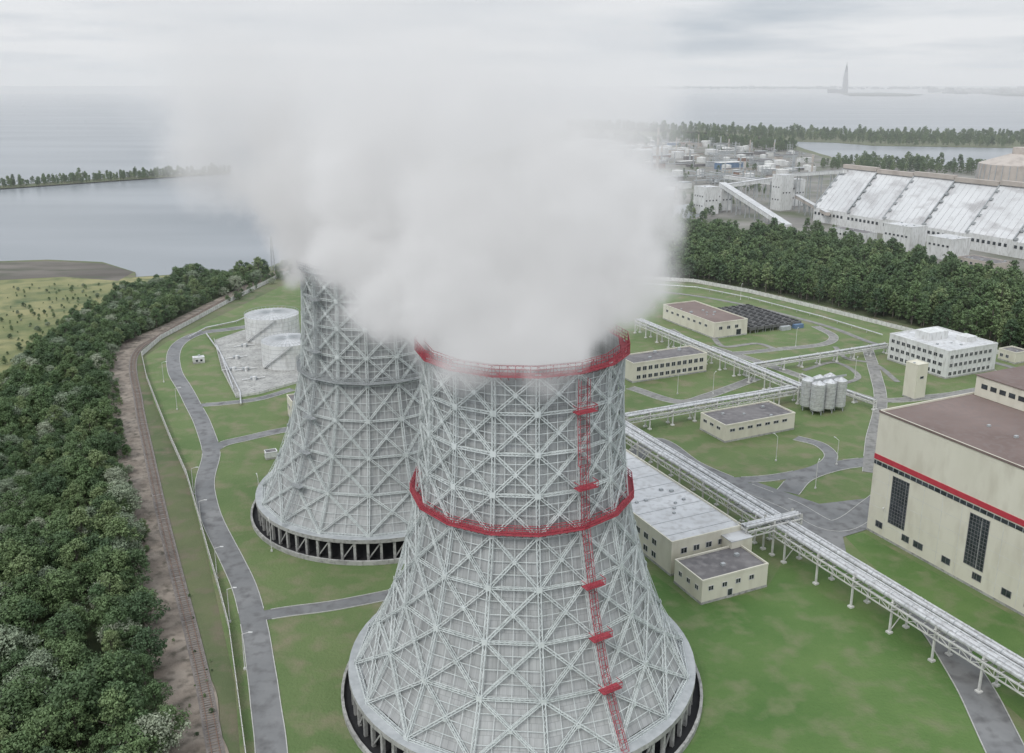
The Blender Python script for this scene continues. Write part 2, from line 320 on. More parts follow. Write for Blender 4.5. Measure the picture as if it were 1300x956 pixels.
def cooling_tower(cx,cy,gal,ladder,off):
    root=empty('cooling_tower',(cx,cy,0)); O=(cx,cy,0)
    mb=MB(); uv=[]; zs=[7,10,13,16.5,21,25.5,30,34.5,39,43.5,48,52,56,60.3,64,68.3,72,76.6]
    for k in range(NS):
        a0=off+2*math.pi*k/NS; a1=off+2*math.pi*(k+1)/NS
        for z0,z1 in zip(zs,zs[1:]):
            r0=rz(z0)-.5; r1=rz(z1)-.5
            mb.quad(pt(cx,cy,r0,a0,z0),pt(cx,cy,r0,a1,z0),pt(cx,cy,r1,a1,z1),pt(cx,cy,r1,a0,z1))
            w0=2*r0*math.sin(math.pi/NS); w1=2*r1*math.sin(math.pi/NS); c=k*13.7
            uv+=[c-w0/2,z0,c+w0/2,z0,c+w1/2,z1,c-w1/2,z1]
    mb.uv=uv; mb.obj('shell_cladding',['clad'],root,O)
    mb=MB()
    for ti in range(len(TIERS)):
        z=TIERS[ti]
        for k in range(NS):
            a0=off+2*math.pi*k/NS; a1=off+2*math.pi*(k+1)/NS; am=(a0+a1)/2
            nm=Vector((math.sin(am),-math.cos(am),.15)); n0=Vector((math.sin(a0),-math.cos(a0),.15))
            p00=pt(cx,cy,rz(z),a0,z); p10=pt(cx,cy,rz(z),a1,z)
            truss(mb,p00,p10,nm,.42)
            mb.boxv(p00+n0*.7,Vector((math.cos(a0),math.sin(a0),0))*.55,n0*.05,Z*.55)
            if ti<len(TIERS)-1:
                z1=TIERS[ti+1]; p01=pt(cx,cy,rz(z1),a0,z1); p11=pt(cx,cy,rz(z1),a1,z1)
                truss(mb,p00,p01,n0,.58); truss(mb,p00,p11,nm,.44); truss(mb,p10,p01,nm,.44)
                c=(p00+p01+p10+p11)/4; mb.boxv(c+nm*.64,Vector((math.cos(am),math.sin(am),0))*.36,nm*.04,Z*.36)
                for f_ in (.25,.5,.75):
                    mb.beam(p00.lerp(p01,f_)+nm*.1,p10.lerp(p11,f_)+nm*.1,.11,.11)
                    mb.beam(p00.lerp(p10,f_)+nm*.1,p01.lerp(p11,f_)+nm*.1,.09,.09,up=nm)
    mb.obj('lattice_frame',['lattice'],root,O)
    def gallery(zb,rin,rout,h,mat,nm,n=NS):
        mb=MB()
        for k in range(n):
            a0=off+2*math.pi*k/n; a1=off+2*math.pi*(k+1)/n
            q=[pt(cx,cy,r,a,zb) for r,a in((rin,a0),(rout,a0),(rout,a1),(rin,a1))]
            mb.quad(*q); mb.quad(*[p-Z*.15 for p in q[::-1]]); mb.beam(q[1]-Z*.1,q[2]-Z*.1,.18,.3); 
            for hh in (h*.33,h*.66,h): mb.beam(q[1]+Z*hh,q[2]+Z*hh,.1,.11)
            mb.beam(q[0]+Z*h*.8,q[3]+Z*h*.8,.1,.1)
            S=6
            for j in range(S):
                u=q[1].lerp(q[2],j/S); w=q[1].lerp(q[2],(j+1)/S); ui=q[0].lerp(q[3],j/S)
                mb.beam(u,u+Z*h,.1,.1,up=Vector((1,0,0))); mb.beam(u,w+Z*h,.06,.06) if j%2 else mb.beam(w,u+Z*h,.06,.06)
                mb.beam(ui,ui+Z*h*.8,.09,.09,up=Vector((1,0,0)))
                mb.beam(u-Z*.1,ui-Z*1.3,.1,.1)
        mb.obj(nm,[mat],root,O)
    gallery(75.8,19.3,21.1,1.9,gal,'rim_gallery'); gallery(46.2,21.5,22.9,1.4,gal,'mid_gallery')
    mb=MB(); la=ladder; t=Vector((math.cos(la),math.sin(la),0)); nn=Vector((math.sin(la),-math.cos(la),0))
    zz=[7+i*1.5 for i in range(46)]
    for i in range(len(zz)-1):
        wd=.6 if zz[i]<57 else 1.0
        a=pt(cx,cy,rz(zz[i])+1.0,la,zz[i]); b=pt(cx,cy,rz(zz[i+1])+1.0,la,zz[i+1])
        for s in (-wd,wd):
            mb.beam(a+t*s,b+t*s,.11,.11); mb.beam(a+t*s+nn*.8,b+t*s+nn*.8,.07,.07)
            mb.beam(a+t*s,a+t*s+nn*.8,.06,.06)
        mb.beam(a-t*wd+nn*.8,a+t*wd+nn*.8,.06,.06); mb.beam(a-t*wd,a+t*wd,.07,.07)
    for z in (68.5,54,35.5,26,17):
        c=pt(cx,cy,rz(z)+1.8,la,z); mb.boxv(c,t*2.1,nn*.9,Z*.08)
        for hh in (.6,1.2): mb.beam(c-t*2.1+nn*.9+Z*hh,c+t*2.1+nn*.9+Z*hh,.1,.1)
        for s in range(-3,4): mb.beam(c+t*s*.7+nn*.9,c+t*s*.7+nn*.9+Z*1.2,.08,.08)
        for s in (-2.1,2.1): mb.beam(c+t*s-nn*.9+Z*1.2,c+t*s+nn*.9+Z*1.2,.1,.1); mb.beam(c+t*s-nn*.9,c+t*s+nn*.9+Z*1.2,.08,.08)
    mb.obj('access_ladder',[gal],root,O)
    mb=MB(); n=64
    for k in range(n):
        a0=2*math.pi*k/n; a1=2*math.pi*(k+1)/n
        R=lambda r,z,a: pt(cx,cy,r,a,z)
        def ring(r0,z0,r1,z1,m=0): mb.quad(R(r0,z0,a0),R(r0,z0,a1),R(r1,z1,a1),R(r1,z1,a0),m)
        ring(38.8,.1,38.8,1.3); ring(38.8,1.3,38.2,1.3); ring(38.2,1.3,38.2,.3)
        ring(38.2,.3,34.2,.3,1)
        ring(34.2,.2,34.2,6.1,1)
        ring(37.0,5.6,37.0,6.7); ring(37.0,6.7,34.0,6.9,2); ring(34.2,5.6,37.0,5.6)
    for k in range(n):
        a=2*math.pi*(k+.5)/n; p=pt(cx,cy,36.3,a,.3); mb.beam(p,p+Z*5.4,.7,.7,up=Vector((math.sin(a),-math.cos(a),0)))
        if k%2==0: mb.beam(pt(cx,cy,36.3,a,.6),pt(cx,cy,36.3,a+2*math.pi/n,5.6),.3,.3)
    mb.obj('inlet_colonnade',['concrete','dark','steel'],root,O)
TA=(2.1,175.0); TB=(-40.8,263.0)
cooling_tower(*TA,'red',math.radians(31),math.radians(7)); cooling_tower(*TB,'steel',math.radians(-38),math.radians(3))
# ------------------------------------------------------------------ buildings
def bldg(name,C,lb,la,h,wall='cream',roof='darkroof',win_front=(),win_left=(),parapet=.6,doors=(),extras=None,frame='frame'):
    C=Vector((C[0],C[1],0)); root=empty(name,C); b,a=B,-A
    mid=C+b*lb/2+a*la/2
    mb=MB(); mb.boxv(mid+Z*(h/2-.2),b*lb/2,a*la/2,Z*(h/2+.2),0); mb.boxv(mid+Z*.35,b*(lb/2+.06),a*(la/2+.06),Z*.4,1); mb.obj('walls',[wall,'concrete'],root,C)
    mb=MB(); mb.boxv(mid+Z*(h+.06),b*(lb/2-.2),a*(la/2-.2),Z*.05,0)
    if parapet:
        p=parapet
        for s in(-1,1):
            mb.boxv(mid+a*s*(la/2-.1)+Z*(h+p/2),b*(lb/2+.05),a*.18,Z*(p/2),1)
            mb.boxv(mid+b*s*(lb/2-.1)+Z*(h+p/2+.004),b*.17,a*(la/2-.29),Z*(p/2),1)
    nv=int(lb*la/150)+1
    r=random.Random(int(lb*10+la))
    for i in range(min(nv,10)):
        c=mid+b*r.uniform(-.4,.4)*lb+a*r.uniform(-.4,.4)*la; s=r.uniform(.3,.7); mb.boxv(c+Z*(h+.1+s*.6),b*s,a*s*.8,Z*s*.6,2)
    mb.obj('roof',[roof,wall,'steel'],root,C)
    mb=MB()
    def window(org,d,n,s,z,w,hh,mull=1,rows=1):
        c=org+d*(s+w/2)+Z*(z+hh/2)
        mb.boxv(c+n*.01,d*w/2,n*.02,Z*hh/2,0)
        for q in(-1,1):
            mb.boxv(c+n*.05+d*q*(w/2+.05),d*.06,n*.06,Z*(hh/2+.1),1); mb.boxv(c+n*.05+Z*q*(hh/2+.05),d*(w/2-.02),n*.055,Z*.06,1)
        for k in range(1,mull): mb.boxv(c+n*.04+d*(w*k/mull-w/2),d*.04,n*.045,Z*(hh/2-.02),1)
        for k in range(1,rows): mb.boxv(c+n*.04+Z*(hh*k/rows-hh/2),d*(w/2-.02),n*.04,Z*.04,1)
    for (s0,step,cnt,z,w,hh,mu,ro) in win_front:
        for i in range(cnt): window(C,b,A,s0+i*step,z,w,hh,mu,ro)
    org=C+a*la
    for (s0,step,cnt,z,w,hh,mu,ro) in win_left:
        for i in range(cnt): window(org,A,-B,s0+i*step,z,w,hh,mu,ro)
    if mb.v: mb.obj('windows',['glass',frame],root,C)
    if extras: extras(root,C,mid,b,a)
    return root
C1=Vector((*G(1100,672),0))
def hall_x(root,C,mid,b,a):
    org=C+a*100; mb=MB(); n=-B
    mb.boxv(org+A*50+Z*23.3+n*.05,A*50,n*.12,Z*.75,0)
    mb.boxv(org+A*50+Z*36.7+n*.05,A*50.1,n*.14,Z*.3,4)
    mb.boxv(org+A*50+Z*21.6+n*.03,A*49.9,n*.06,Z*.55,1)
    for i in range(0,50): mb.boxv(org+A*(1+i*2)+Z*21.6+n*.06,A*.08,n*.07,Z*.56,2)
    for i in range(1,17): mb.boxv(org+A*(i*6)+Z*11+n*.01,A*.05,n*.02,Z*9.9,3)
    for zz in (4.5,8.5,12.5,16.5): mb.boxv(org+A*50+Z*zz+n*.005,A*49.9,n*.02,Z*.04,3)
    mb.obj('facade_trim',['redband','glass','steel','fence','brownroof'],root,C)
    mb=MB(); c=mid+b*17+Z*39.6; mb.boxv(c,b*18,a*49,Z*3,0)
    for i in range(31):
        mb.boxv(c-b*18.02+A*(-46+i*3)+Z*.3,A*1.0,b*.06,Z*.7,1)
    mb.boxv(c+Z*3.1,b*18.3,a*49.3,Z*.12,2)
    mb.obj('roof_monitor',['cream','glass','brownroof'],root,C)
bldg('turbine_hall',C1+A*100,75,100,36.4,'cream','brownroof',
  win_left=[(7.3,25.2,4,5.8,5.6,14.0,6,14),(3.1,9.5,2,2.8,2.3,1.7,2,1),(16.6,3.7,1,2.8,3,1.7,2,1),(26,9.5,2,2.8,2.5,1.7,2,1),(44,6.3,7,2.8,2.5,1.7,2,1)],extras=hall_x,frame='darkframe')
def serv_x(root,C,mid,b,a):
    mb=MB(); mb.boxv(C+b*19.5-a*2.2+Z*4.2,b*3.4,a*2.1,Z*4.2,0); mb.boxv(C+b*19.5-a*2.2+Z*8.5,b*3.6,a*2.2,Z*.12,1)
    mb.boxv(C+b*20-a*4.35+Z*1.4,b*1.0,a*.05,Z*1.3,2)
    for k in range(9): mb.boxv(mid+a*(-28+k*7)+Z*9.66,b*11,a*.05,Z*.05,3)
    mb.obj('stair_wing',['cream','whiteroof','glass','steel'],root,C)
bldg('service_building',G(853,690,9.5),23,64,9.5,'cream','whiteroof',win_left=[(3,4,14,5.5,2,1.6,2,1),(3,4,14,1.8,2,1.6,2,1)],win_front=[(3,4,4,6,1.8,1.5,2,1)],extras=serv_x)
bldg('annex_building',G(890,768),20.5,11.8,6.3,'cream','darkroof',win_front=[(2,4.2,4,3.6,1.4,1.2,2,1),(8,4.2,1,.1,1.4,2.4,1,1)],win_left=[(2,3.5,3,3.4,1.3,1.2,2,1)])
bldg('workshop_building',G(803,486),39,13,8.5,'cream','darkroof',win_front=[(2,3,12,5.2,1.9,1.8,2,1),(2,3,12,1.6,1.9,1.6,2,1)])
bldg('pump_house',G(920,562),32,15,6.3,'cream','darkroof',win_front=[(2,4,7,4,2.2,1,2,1)],win_left=[(2,4,3,4,2,1,2,1)])
bldg('storage_building',G(906,430),21,46,8,'cream','brownroof',win_left=[(3,5,8,5,2,1.2,2,1)],win_front=[(3,5,3,4.5,2,1.6,2,1),(14,5,1,.2,3,3.4,1,1)])
def off_x(root,C,mid,b,a):
    mb=MB(); mb.boxv(mid+b*-3+a*4+Z*14.3,b*6,a*4,Z*1.9,0); mb.boxv(mid+b*8-a*6+Z*13.6,b*3,a*3,Z*1.2,0); mb.obj('roof_plant_room',['white'],root,C)
bldg('office_building',G(1200,481),31,33,12.4,'white','whiteroof',win_front=[(1.5,3,9,z,1.8,1.6,2,1) for z in (1.4,5.2,9)],win_left=[(1.5,3,10,z,1.8,1.6,2,1) for z in (1.4,5.2,9)],extras=off_x)
bldg('stair_tower',G(1160,508),6,6,15,'cream','cream',parapet=.3,win_front=[(2,1,1,9,2,1,1,1)])
bldg('gatehouse',G(372,536),12,9,8,'cream','darkroof',win_left=[(1,3,2,4,1.4,1.4,2,1)],win_front=[(1,3,3,4,1.4,1.4,2,1)])
bldg('guard_house',G(1288,462),9,9,5,'cream','darkroof',win_left=[(1,3,2,2,1.5,1.4,2,1)])
bldg('kiosk',G(338,584),4,3,2.6,'white','darkroof',parapet=.15,win_left=[(.8,1,1,1,1,1,1,1)]); bldg('kiosk',G(246,462),5,3.5,2.8,'white','whiteroof',parapet=.15,win_front=[(1,2,2,1,1,1,1,1)])
fence('boundary_wall',[(1262,476),(1330,500),(1400,520)],2.6)
so_=Vector((*G(1036,525),0)); root=empty('storage_silo',so_); mb=MB()
for i in range(3):
    for j in range(2):
        c=so_+B*i*5.6-A*j*5.6
        mb.cyl(c+Z*2,c+Z*12.5,2.6,n=20,m=0); mb.cyl(c+Z*12.5,c+Z*13.8,2.6,.5,n=20,m=0)
        for k in range(7): mb.cyl(c+Z*(2.5+k*1.5),c+Z*(2.62+k*1.5),2.68,n=20,m=1)
        for k in range(4):
            a=k*math.pi/2+.6; o=Vector((math.cos(a)*2.2,math.sin(a)*2.2,0)); mb.beam(c+o,c+o+Z*2.2,.3,.3,m=1)
    c=so_+B*i*5.6
    mb.beam(c+Z*14.2-B*2.8,c+Z*14.2+B*2.8,.15,.8,m=1)
mb.obj('silo_body',['silver','steel'],root,so_)
o=Vector((*G(948,424),0)); root=empty('dry_cooler_bank',o); mb=MB()
for i in range(7):
    for j in range(6):
        c=o+B*(4+i*5)-A*(3+j*7.5)
        mb.boxv(c+Z*2.6,B*2.0,A*3.2,Z*.8,0)
        for s in(-1,1):
            mb.cyl(c+A*s*1.5+Z*3.4,c+A*s*1.5+Z*3.7,1.1,n=12,m=3)
            for t in(-1,1): mb.beam(c+A*s*2.8+B*t*1.7,c+A*s*2.8+B*t*1.7+Z*1.9,.2,.2,m=2)
mb.boxv(o+B*33+A*1+Z*1.1,B*3,A*1.2,Z*1.1,1); mb.boxv(o+B*24+A*1.5+Z*1.1,B*3,A*1.2,Z*1.1,2)
mb.obj('cooler_units',['darkbox','blue','steel','dark'],root,o)
def tank(name,c,r,h,mat='white',stairs=True):
    c=Vector((*c,0)); root=empty(name,c); mb=MB(); n=40
    mb.cyl(c,c+Z*h,r,n=n,cap=False); mb.cyl(c+Z*h,c+Z*(h+r*.1),r,.5,n=n,m=2)
    for k in range(1,6): mb.cyl(c+Z*(h*k/6),c+Z*(h*k/6+.12),r+.04,n=n,m=1,cap=False)
    for k in range(n):
        a=2*math.pi*k/n; a2=2*math.pi*(k+1)/n; p=c+Vector((math.cos(a),math.sin(a),0))*r+Z*h; q=c+Vector((math.cos(a2),math.sin(a2),0))*r+Z*h
        mb.beam(p,p+Z*1.1,.08,.08,m=1); mb.beam(p+Z*1.1,q+Z*1.1,.08,.08,m=1)
        if stairs: mb.beam(p+Z*.3,c+Z*(h+r*.1+.05),.12,.1,m=1)
    if stairs:
        for k in range(24):
            a=-2.4+k*.05; a2=a+.05; p=c+Vector((math.cos(a),math.sin(a),0))*(r+.6)+Z*(h*k/24); q=c+Vector((math.cos(a2),math.sin(a2),0))*(r+.6)+Z*(h*(k+1)/24)
            mb.beam(p,q,.8,.12,m=1); mb.beam(p+Z,q+Z,.08,.08,m=1)
    mb.obj('tank_shell',[mat,'steel','whiteroof'],root,c,False)
    return root
tank('oil_tank',G(347,428),13.5,12.5); tank('oil_tank',G(367,461),12,11.5)
sheet('tank_yard',[(272,432),(312,418),(392,430),(395,480),(330,500),(300,505),(282,470)],.30,'concrete')
fence('bund_wall',[(272,432),(282,470),(300,505),(330,500),(392,482)],1.2,step=4)
for u,v in((300,455),(312,470),(322,482),(296,470),(310,440)):
    c=Vector((*G(u,v),0)); root=empty('valve_station',c); mb=MB()
    mb.boxv(c+Z*.9,B*1.4,A*1.0,Z*.6,0); mb.cyl(c+A*2+Z*.3,c+A*2+Z*2.2,.7,n=12,m=1); mb.cyl(c-B*5+Z*.8,c+B*5+Z*.8,.25,n=8,m=1)
    for s in(-1,1): mb.beam(c+B*s*3,c+B*s*3+Z*.8,.2,.2)
    mb.obj('valves',['steel','white'],root,c)
def rack(name,p0,p1,z,w,radii,step=11,side='silver',truss_h=1.6):
    p0=Vector((p0[0],p0[1],0)); p1=Vector((p1[0],p1[1],0)); d=p1-p0; L=d.length; d.normalize(); n=Vector((-d.y,d.x,0)); root=empty(name,p0); mb=MB()
    k=int(L/step)
    for i in range(k+1):
        c=p0+d*(L*i/k)
        for s in(-1,1):
            mb.beam(c+n*s*w*.42,c+n*s*w*.42+Z*(z+1.0),.42,.42,up=d); mb.boxv(c+n*s*w*.42+Z*.25,d*.6,n*.6,Z*.3,0)
        mb.beam(c-n*w/2+Z*z,c+n*w/2+Z*z,.4,.5); mb.beam(c-n*w/2+Z*(z-2),c+n*w/2+Z*(z-2),.3,.35)
        if i%3==0: mb.beam(c-n*w*.42+Z*.5,c+n*w*.42+Z*(z-2),.18,.18)
    kk=int(L/2.8)
    for s in(-1,1):
        o=n*s*w/2
        mb.beam(p0+o+Z*(z-.3),p1+o+Z*(z-.3),.25,.35); mb.beam(p0+o+Z*(z-truss_h-.3),p1+o+Z*(z-truss_h-.3),.22,.3)
        for i in range(kk):
            a=p0+d*(L*i/kk)+o; b=p0+d*(L*(i+1)/kk)+o
            mb.beam(a+Z*(z-.4),a+Z*(z-truss_h-.3),.14,.14,up=d); mb.beam(a+Z*(z-.4 if i%2 else z-truss_h-.2),b+Z*(z-truss_h-.2 if i%2 else z-.4),.13,.13)
    for i in range(int(L/4)):
        a=p0+d*i*4; mb.beam(a-n*w/2+Z*(z-.15),a+n*w/2+Z*(z-.15),.16,.2)
    mb.obj('rack_frame',['fence'],root,p0)
    mb=MB(); x=-w/2+.5
    for j,r in enumerate(radii):
        x+=r; mb.cyl(p0+n*x+Z*(z+.3+r),p1+n*x+Z*(z+.3+r),r,n=10)
        for i in range(int(L/6)): 
            a=p0+d*(i*6+j)+n*x+Z*(z+.3+r); mb.cyl(a,a+d*.25,r+.06,n=10,m=1)
        x+=r+.22
    mb.cyl(p0-n*w*.25+Z*(z-1.3),p1-n*w*.25+Z*(z-1.3),.3,n=8); mb.cyl(p0+n*w*.2+Z*(z-1.4),p1+n*w*.2+Z*(z-1.4),.22,n=8)
    mb.obj('pipes',['silver','steel'],root,p0)
    return root
def V3(p): return Vector((p[0],p[1],0))
q0=V3(G(797,548,8))-A*26; q1=q0+A*245
rack('pipe_rack',q0,q1,8,6.4,[.55,.55,.3,.3,.6,.2,.35],12)
j=V3(G(1012,492,6)); rack('pipe_rack',j-B*82,j,6,3.6,[.35,.35,.2,.4],10)
rack('pipe_rack',j-A*120+B*.1,j+A*2.5,6.9,3.6,[.35,.35,.2,.4],10)
j2=V3(G(1125,437,4.5)); rack('pipe_rack',j2-B*84,j2,4.5,2.2,[.25,.25,.2],10,truss_h=.8)
j=V3(G(975,668,8)); rack('pipe_rack',j-B*9,j+B*10,9.6,4.5,[.4,.4,.3],8)
rack('pipe_rack',G(1016,486),G(1110,520),3.5,1.6,[.25,.2],9,truss_h=.6)
def lamp(x,y,ang,h=9):
    root=empty('street_lamp',(x,y,0)); mb=MB(); c=Vector((x,y,0)); d=Vector((math.cos(ang),math.sin(ang),0))
    mb.cyl(c,c+Z*h,.13,.07,n=6); mb.cyl(c+Z*h,c+Z*(h+.5)+d*1.6,.06,n=6); mb.boxv(c+Z*(h+.5)+d*1.9,d*.45,Vector((-d.y,d.x,0))*.15,Z*.08,1); mb.boxv(c+Z*.3,d*.25,Vector((-d.y,d.x,0))*.25,Z*.3,0)
    mb.obj('pole',['fence','white'],root,c)
for u,v,a in((246,628,0),(256,672,0),(276,735,0),(292,790,0),(311,850,0),(330,640,2),(345,700,2),(225,520,0),(208,485,0),(1035,620,1),(1120,680,4),(1062,590,2),(985,585,2),(905,500,1),(860,500,0),(1085,480,1),(1010,440,1),(940,380,1)): lamp(*G(u,v),a)
c=Vector((*G(347,343),0)); mb=MB()
for s in((-1,-1),(1,-1),(1,1),(-1,1)):
    mb.beam(c+Vector((s[0]*1.2,s[1]*1.2,0)),c+Vector((s[0]*.3,s[1]*.3,24)),.25,.25)
for k in range(10): 
    w=1.2-.09*k; z=k*2.4; mb.beam(c+Vector((-w,-w,z)),c+Vector((w,-w,z+2.4)),.15); mb.beam(c+Vector((w,-w,z)),c+Vector((w,-w+2*w,z+2.4)),.15)
mb.obj('lattice_mast',['steel'],None,c)
# ------------------------------------------------------------------ warehouse
W0=Vector((*G(1032,280),0)); Lw=380; Ww=66; RH=49; root=empty('storage_warehouse',W0); mb=MB()
def wp(b,a,z): return W0+B*b+A*a+Z*z
prof=[(0,0),(0,13),(Ww/2,RH),(Ww,13),(Ww,0)]
segs=9
for s in range(segs):
    a0=s*Lw/segs; a1=(s+1)*Lw/segs; dz=-(s%2)*1.2; 
    for i,((b0,z0),(b1,z1)) in enumerate(zip(prof,prof[1:])):
        q0z=z0+(dz if z0>0 else 0); q1z=z1+(dz if z1>0 else 0)
        mb.quad(wp(b0,a0,q0z),wp(b0,a1,q0z),wp(b1,a1,q1z),wp(b1,a0,q1z),0 if i in(1,2) else 1)
    mb.beam(wp(-.3,a0,13.3),wp(Ww/2,a0,RH+.6),.8,1.0,m=2)
    for k in range(6):
        t=k/6; mb.boxv(wp(Ww/2*t,a0+2,13+(RH-13)*t+1.0),B*1.3,A*1.0,Z*.8,2)
    for k in range(1,7): mb.beam(wp(-.2,a0+k*Lw/segs/7,13.1+dz),wp(Ww/2,a0+k*Lw/segs/7,RH+.1+dz),.25,.3,m=5)
    mb.boxv(wp(Ww/2,(a0+a1)/2,RH+1.4+dz),B*2.2,A*(Lw/segs/2-.5),Z*1.8,3)
    for k in range(8): mb.boxv(wp(-.1,a0+2.5+k*4.8,8),B*.15,A*1.2,Z*1.2,4)
for a_ in (0,Lw):
    i=len(mb.v); mb.v+=[tuple(wp(b,a_,z)) for b,z in prof]; mb.f.append((i,i+1,i+2,i+3,i+4)); mb.m.append(1)
mb.obj('warehouse_shell',['peel','white','steel','beige','glass','whiteroof'],root,W0)
bldg('loading_station',G(1152,322),18,26,20,'white','whiteroof',win_left=[(2,4,6,12,2,1.5,1,1)]); bldg('loading_station',G(1095,316),14,36,12,'white','darkroof',win_left=[(2,4,8,8,2,1.5,1,1)])
bldg('loading_station',G(1205,332),20,22,16,'white','whiteroof',win_left=[(2,4,5,10,2,1.5,1,1)]); bldg('loading_station',G(1262,352),16,30,9,'beige','darkroof',win_left=[(2,4,7,6,2,1.5,1,1)])
w0=V3(G(1100,330))
for k in range(14):
    c=w0+A*k*15; root=empty('freight_wagon',c); mb=MB(); mb.boxv(c+Z*2.5,A*6.6,B*1.5,Z*1.4,0)
    for s in(-1,1):
        mb.boxv(c+A*s*4.8+Z*.7,A*1.3,B*1.2,Z*.35,1)
        for t in (-3,0,3): mb.boxv(c+A*t*1.6+B*s*1.55+Z*2.5,A*.12,B*.08,Z*1.4,1)
        mb.cyl(c+A*s*4-B*1.2+Z*.5,c+A*s*4+B*1.2+Z*.5,.48,n=10,m=1)
    mb.obj('wagon_body',[random.choice(['rust','rust','steel','beige']),'dark'],root,c)
c=Vector((*G(1290,238),0)); root=empty('round_store',c); mb=MB(); mb.cyl(c,c+Z*30,48,46,n=36,cap=False); mb.cyl(c+Z*30,c+Z*42,46,12,n=36); mb.cyl(c+Z*42,c+Z*50,10,10,n=20)
for k in range(36):
    a=2*math.pi*k/36; o=Vector((math.cos(a),math.sin(a),0)); mb.beam(c+o*48.4,c+o*46.4+Z*30,.8,.8,m=1)
mb.obj('store_shell',['beige','steel'],root,c)
def ttower(u,v,w,h):
    C=G(u,v); return bldg('transfer_tower',C,w,w,h,'white','whiteroof',win_left=[(2,4,int(w/4),h*.3,1.6,1.4,1,1),(2,4,int(w/4),h*.65,1.6,1.4,1,1)],win_front=[(2,4,int(w/4),h*.5,1.6,1.4,1,1)])
ttower(893,273,18,27); ttower(915,268,14,22); ttower(990,268,15,36); ttower(1008,262,13,28)
def gallery(p,q,w=4.5,h=3.5,mat='white'):
    p=Vector(p); q=Vector(q); root=empty('conveyor_gallery',(p.x,p.y,0)); mb=MB(); mb.beam(p,q,w,h,m=0,ends=True); mb.beam(p+Z*(h*.55),q+Z*(h*.55),w+.6,.4,m=1,ends=True)
    L=(q-p).length; k=int(L/22)
    for i in range(1,k+1):
        c=p.lerp(q,i/(k+1)); s=(q-p).cross(Z).normalized()
        for t in(-1,1): mb.beam(Vector((c.x,c.y,0))+s*t*2.4,c+s*t*1.6,.7,.7,m=2)
        mb.beam(Vector((c.x,c.y,c.z*.5))-s*2,c+s*1.8,.35,.35,m=2)
    mb.obj('gallery_box',[mat,'whiteroof','steel'],root,(p.x,p.y,0))
t1=G(915,266); t2=G(998,262)
gallery((t1[0],t1[1],26),(*G(1000,292),3),7,4); gallery((t1[0],t1[1],24),(t2[0],t2[1],31)); gallery((t2[0],t2[1],33),(W0.x+28,W0.y+5,46)); gallery((t2[0]+5,t2[1],22),(t2[0]-30,t2[1]+160,16)); gallery((*G(1010,266),14),(*G(1050,285),10),4,3,'beige')
# ------------------------------------------------------------------ refinery
rp=GP([(700,205),(755,180),(840,178),(985,186),(1055,208),(1040,222),(960,235),(880,236),(860,252),(780,262),(700,262)])
xs=[p[0] for p in rp]; ys=[p[1] for p in rp]
c0=(sum(xs)/len(xs),sum(ys)/len(ys),0); root=empty('refinery',c0); mb=MB(); cnt=0; R=random.Random(5)
while cnt<340:
    x=R.uniform(min(xs),max(xs)); y=R.uniform(min(ys),max(ys))
    if not inpoly(x,y,rp): continue
    cnt+=1; c=Vector((x,y,0)); t=R.random(); g=R.choice([0,1,1,2,3,2,5,6,1,2]) if R.random()>.02 else 4
    if t<.42:
        L=R.uniform(8,44); w=R.uniform(5,13); h=R.uniform(3,8); mb.boxv(c+Z*h/2,B*L/2,A*w/2,Z*h/2,g)
        mb.boxv(c+Z*(h+.3),B*(L/2+.3),A*(w/2+.3),Z*.3,R.choice([1,5,6]))
    elif t<.6:
        r=R.uniform(5,10); h=R.uniform(6,11); mb.cyl(c,c+Z*h,r,n=20,m=0,cap=False); mb.cyl(c+Z*h,c+Z*(h+1),r,.3,n=20,m=5)
    elif t<.78:
        h=R.uniform(12,30); mb.cyl(c,c+Z*h,R.uniform(.5,1.6),n=8,m=R.choice([1,2,1])); mb.cyl(c+Z*h*.6,c+Z*(h*.6+.6),2.5,n=10,m=1)
    else:
        h=R.uniform(6,20); w=R.uniform(5,10)
        for sx in(-1,1):
            for sy in(-1,1): mb.beam(c+B*sx*w/2+A*sy*w/2,c+B*sx*w/2+A*sy*w/2+Z*h,.6,.6,m=1)
        for k in range(1,int(h/4)+1):
            for s in(-1,1): mb.beam(c-B*w/2+A*s*w/2+Z*k*4,c+B*w/2+A*s*w/2+Z*k*4,.5,.5,m=1); mb.beam(c+B*s*w/2-A*w/2+Z*k*4,c+B*s*w/2+A*w/2+Z*k*4,.5,.5,m=1)
        mb.cyl(c-B*w*.4+Z*4.5,c+B*w*.4+Z*4.5,1.4,n=10,m=1)
for k in range(9):
    a=Vector((*G(R.uniform(760,980),R.uniform(195,235)),5)); mb.beam(a,a+(B if k%2 else A)*R.uniform(80,200),3,1.2,m=1)
bb=V3(G(925,214)); mb.boxv(bb+Z*5,B*22,A*7,Z*5,4); mb.boxv(bb+Z*10.4,B*22.4,A*7.4,Z*.4,0)
mb.obj('process_plant',['white','steel','beige','rust','blue','fence','darkroof'],root,c0)
for u,v,r,h in((776,202,20,15),(812,202,22,17),(795,194,18,14),(838,196,15,13),(745,185,22,14),(765,186,20,14),(722,190,20,14),(860,200,11,11),(903,196,12,10),(705,196,20,14)):
    tank('oil_tank',G(u,v),r,h,'white',False)
c=Vector((*G(834,214),0)); mb=MB(); mb.cyl(c,c+Z*62,2.6,1.6,n=14); [mb.cyl(c+Z*k,c+Z*(k+1),4,n=12,m=1) for k in (20,35,50)]; mb.obj('flare_stack',['beige','steel'],None,c)
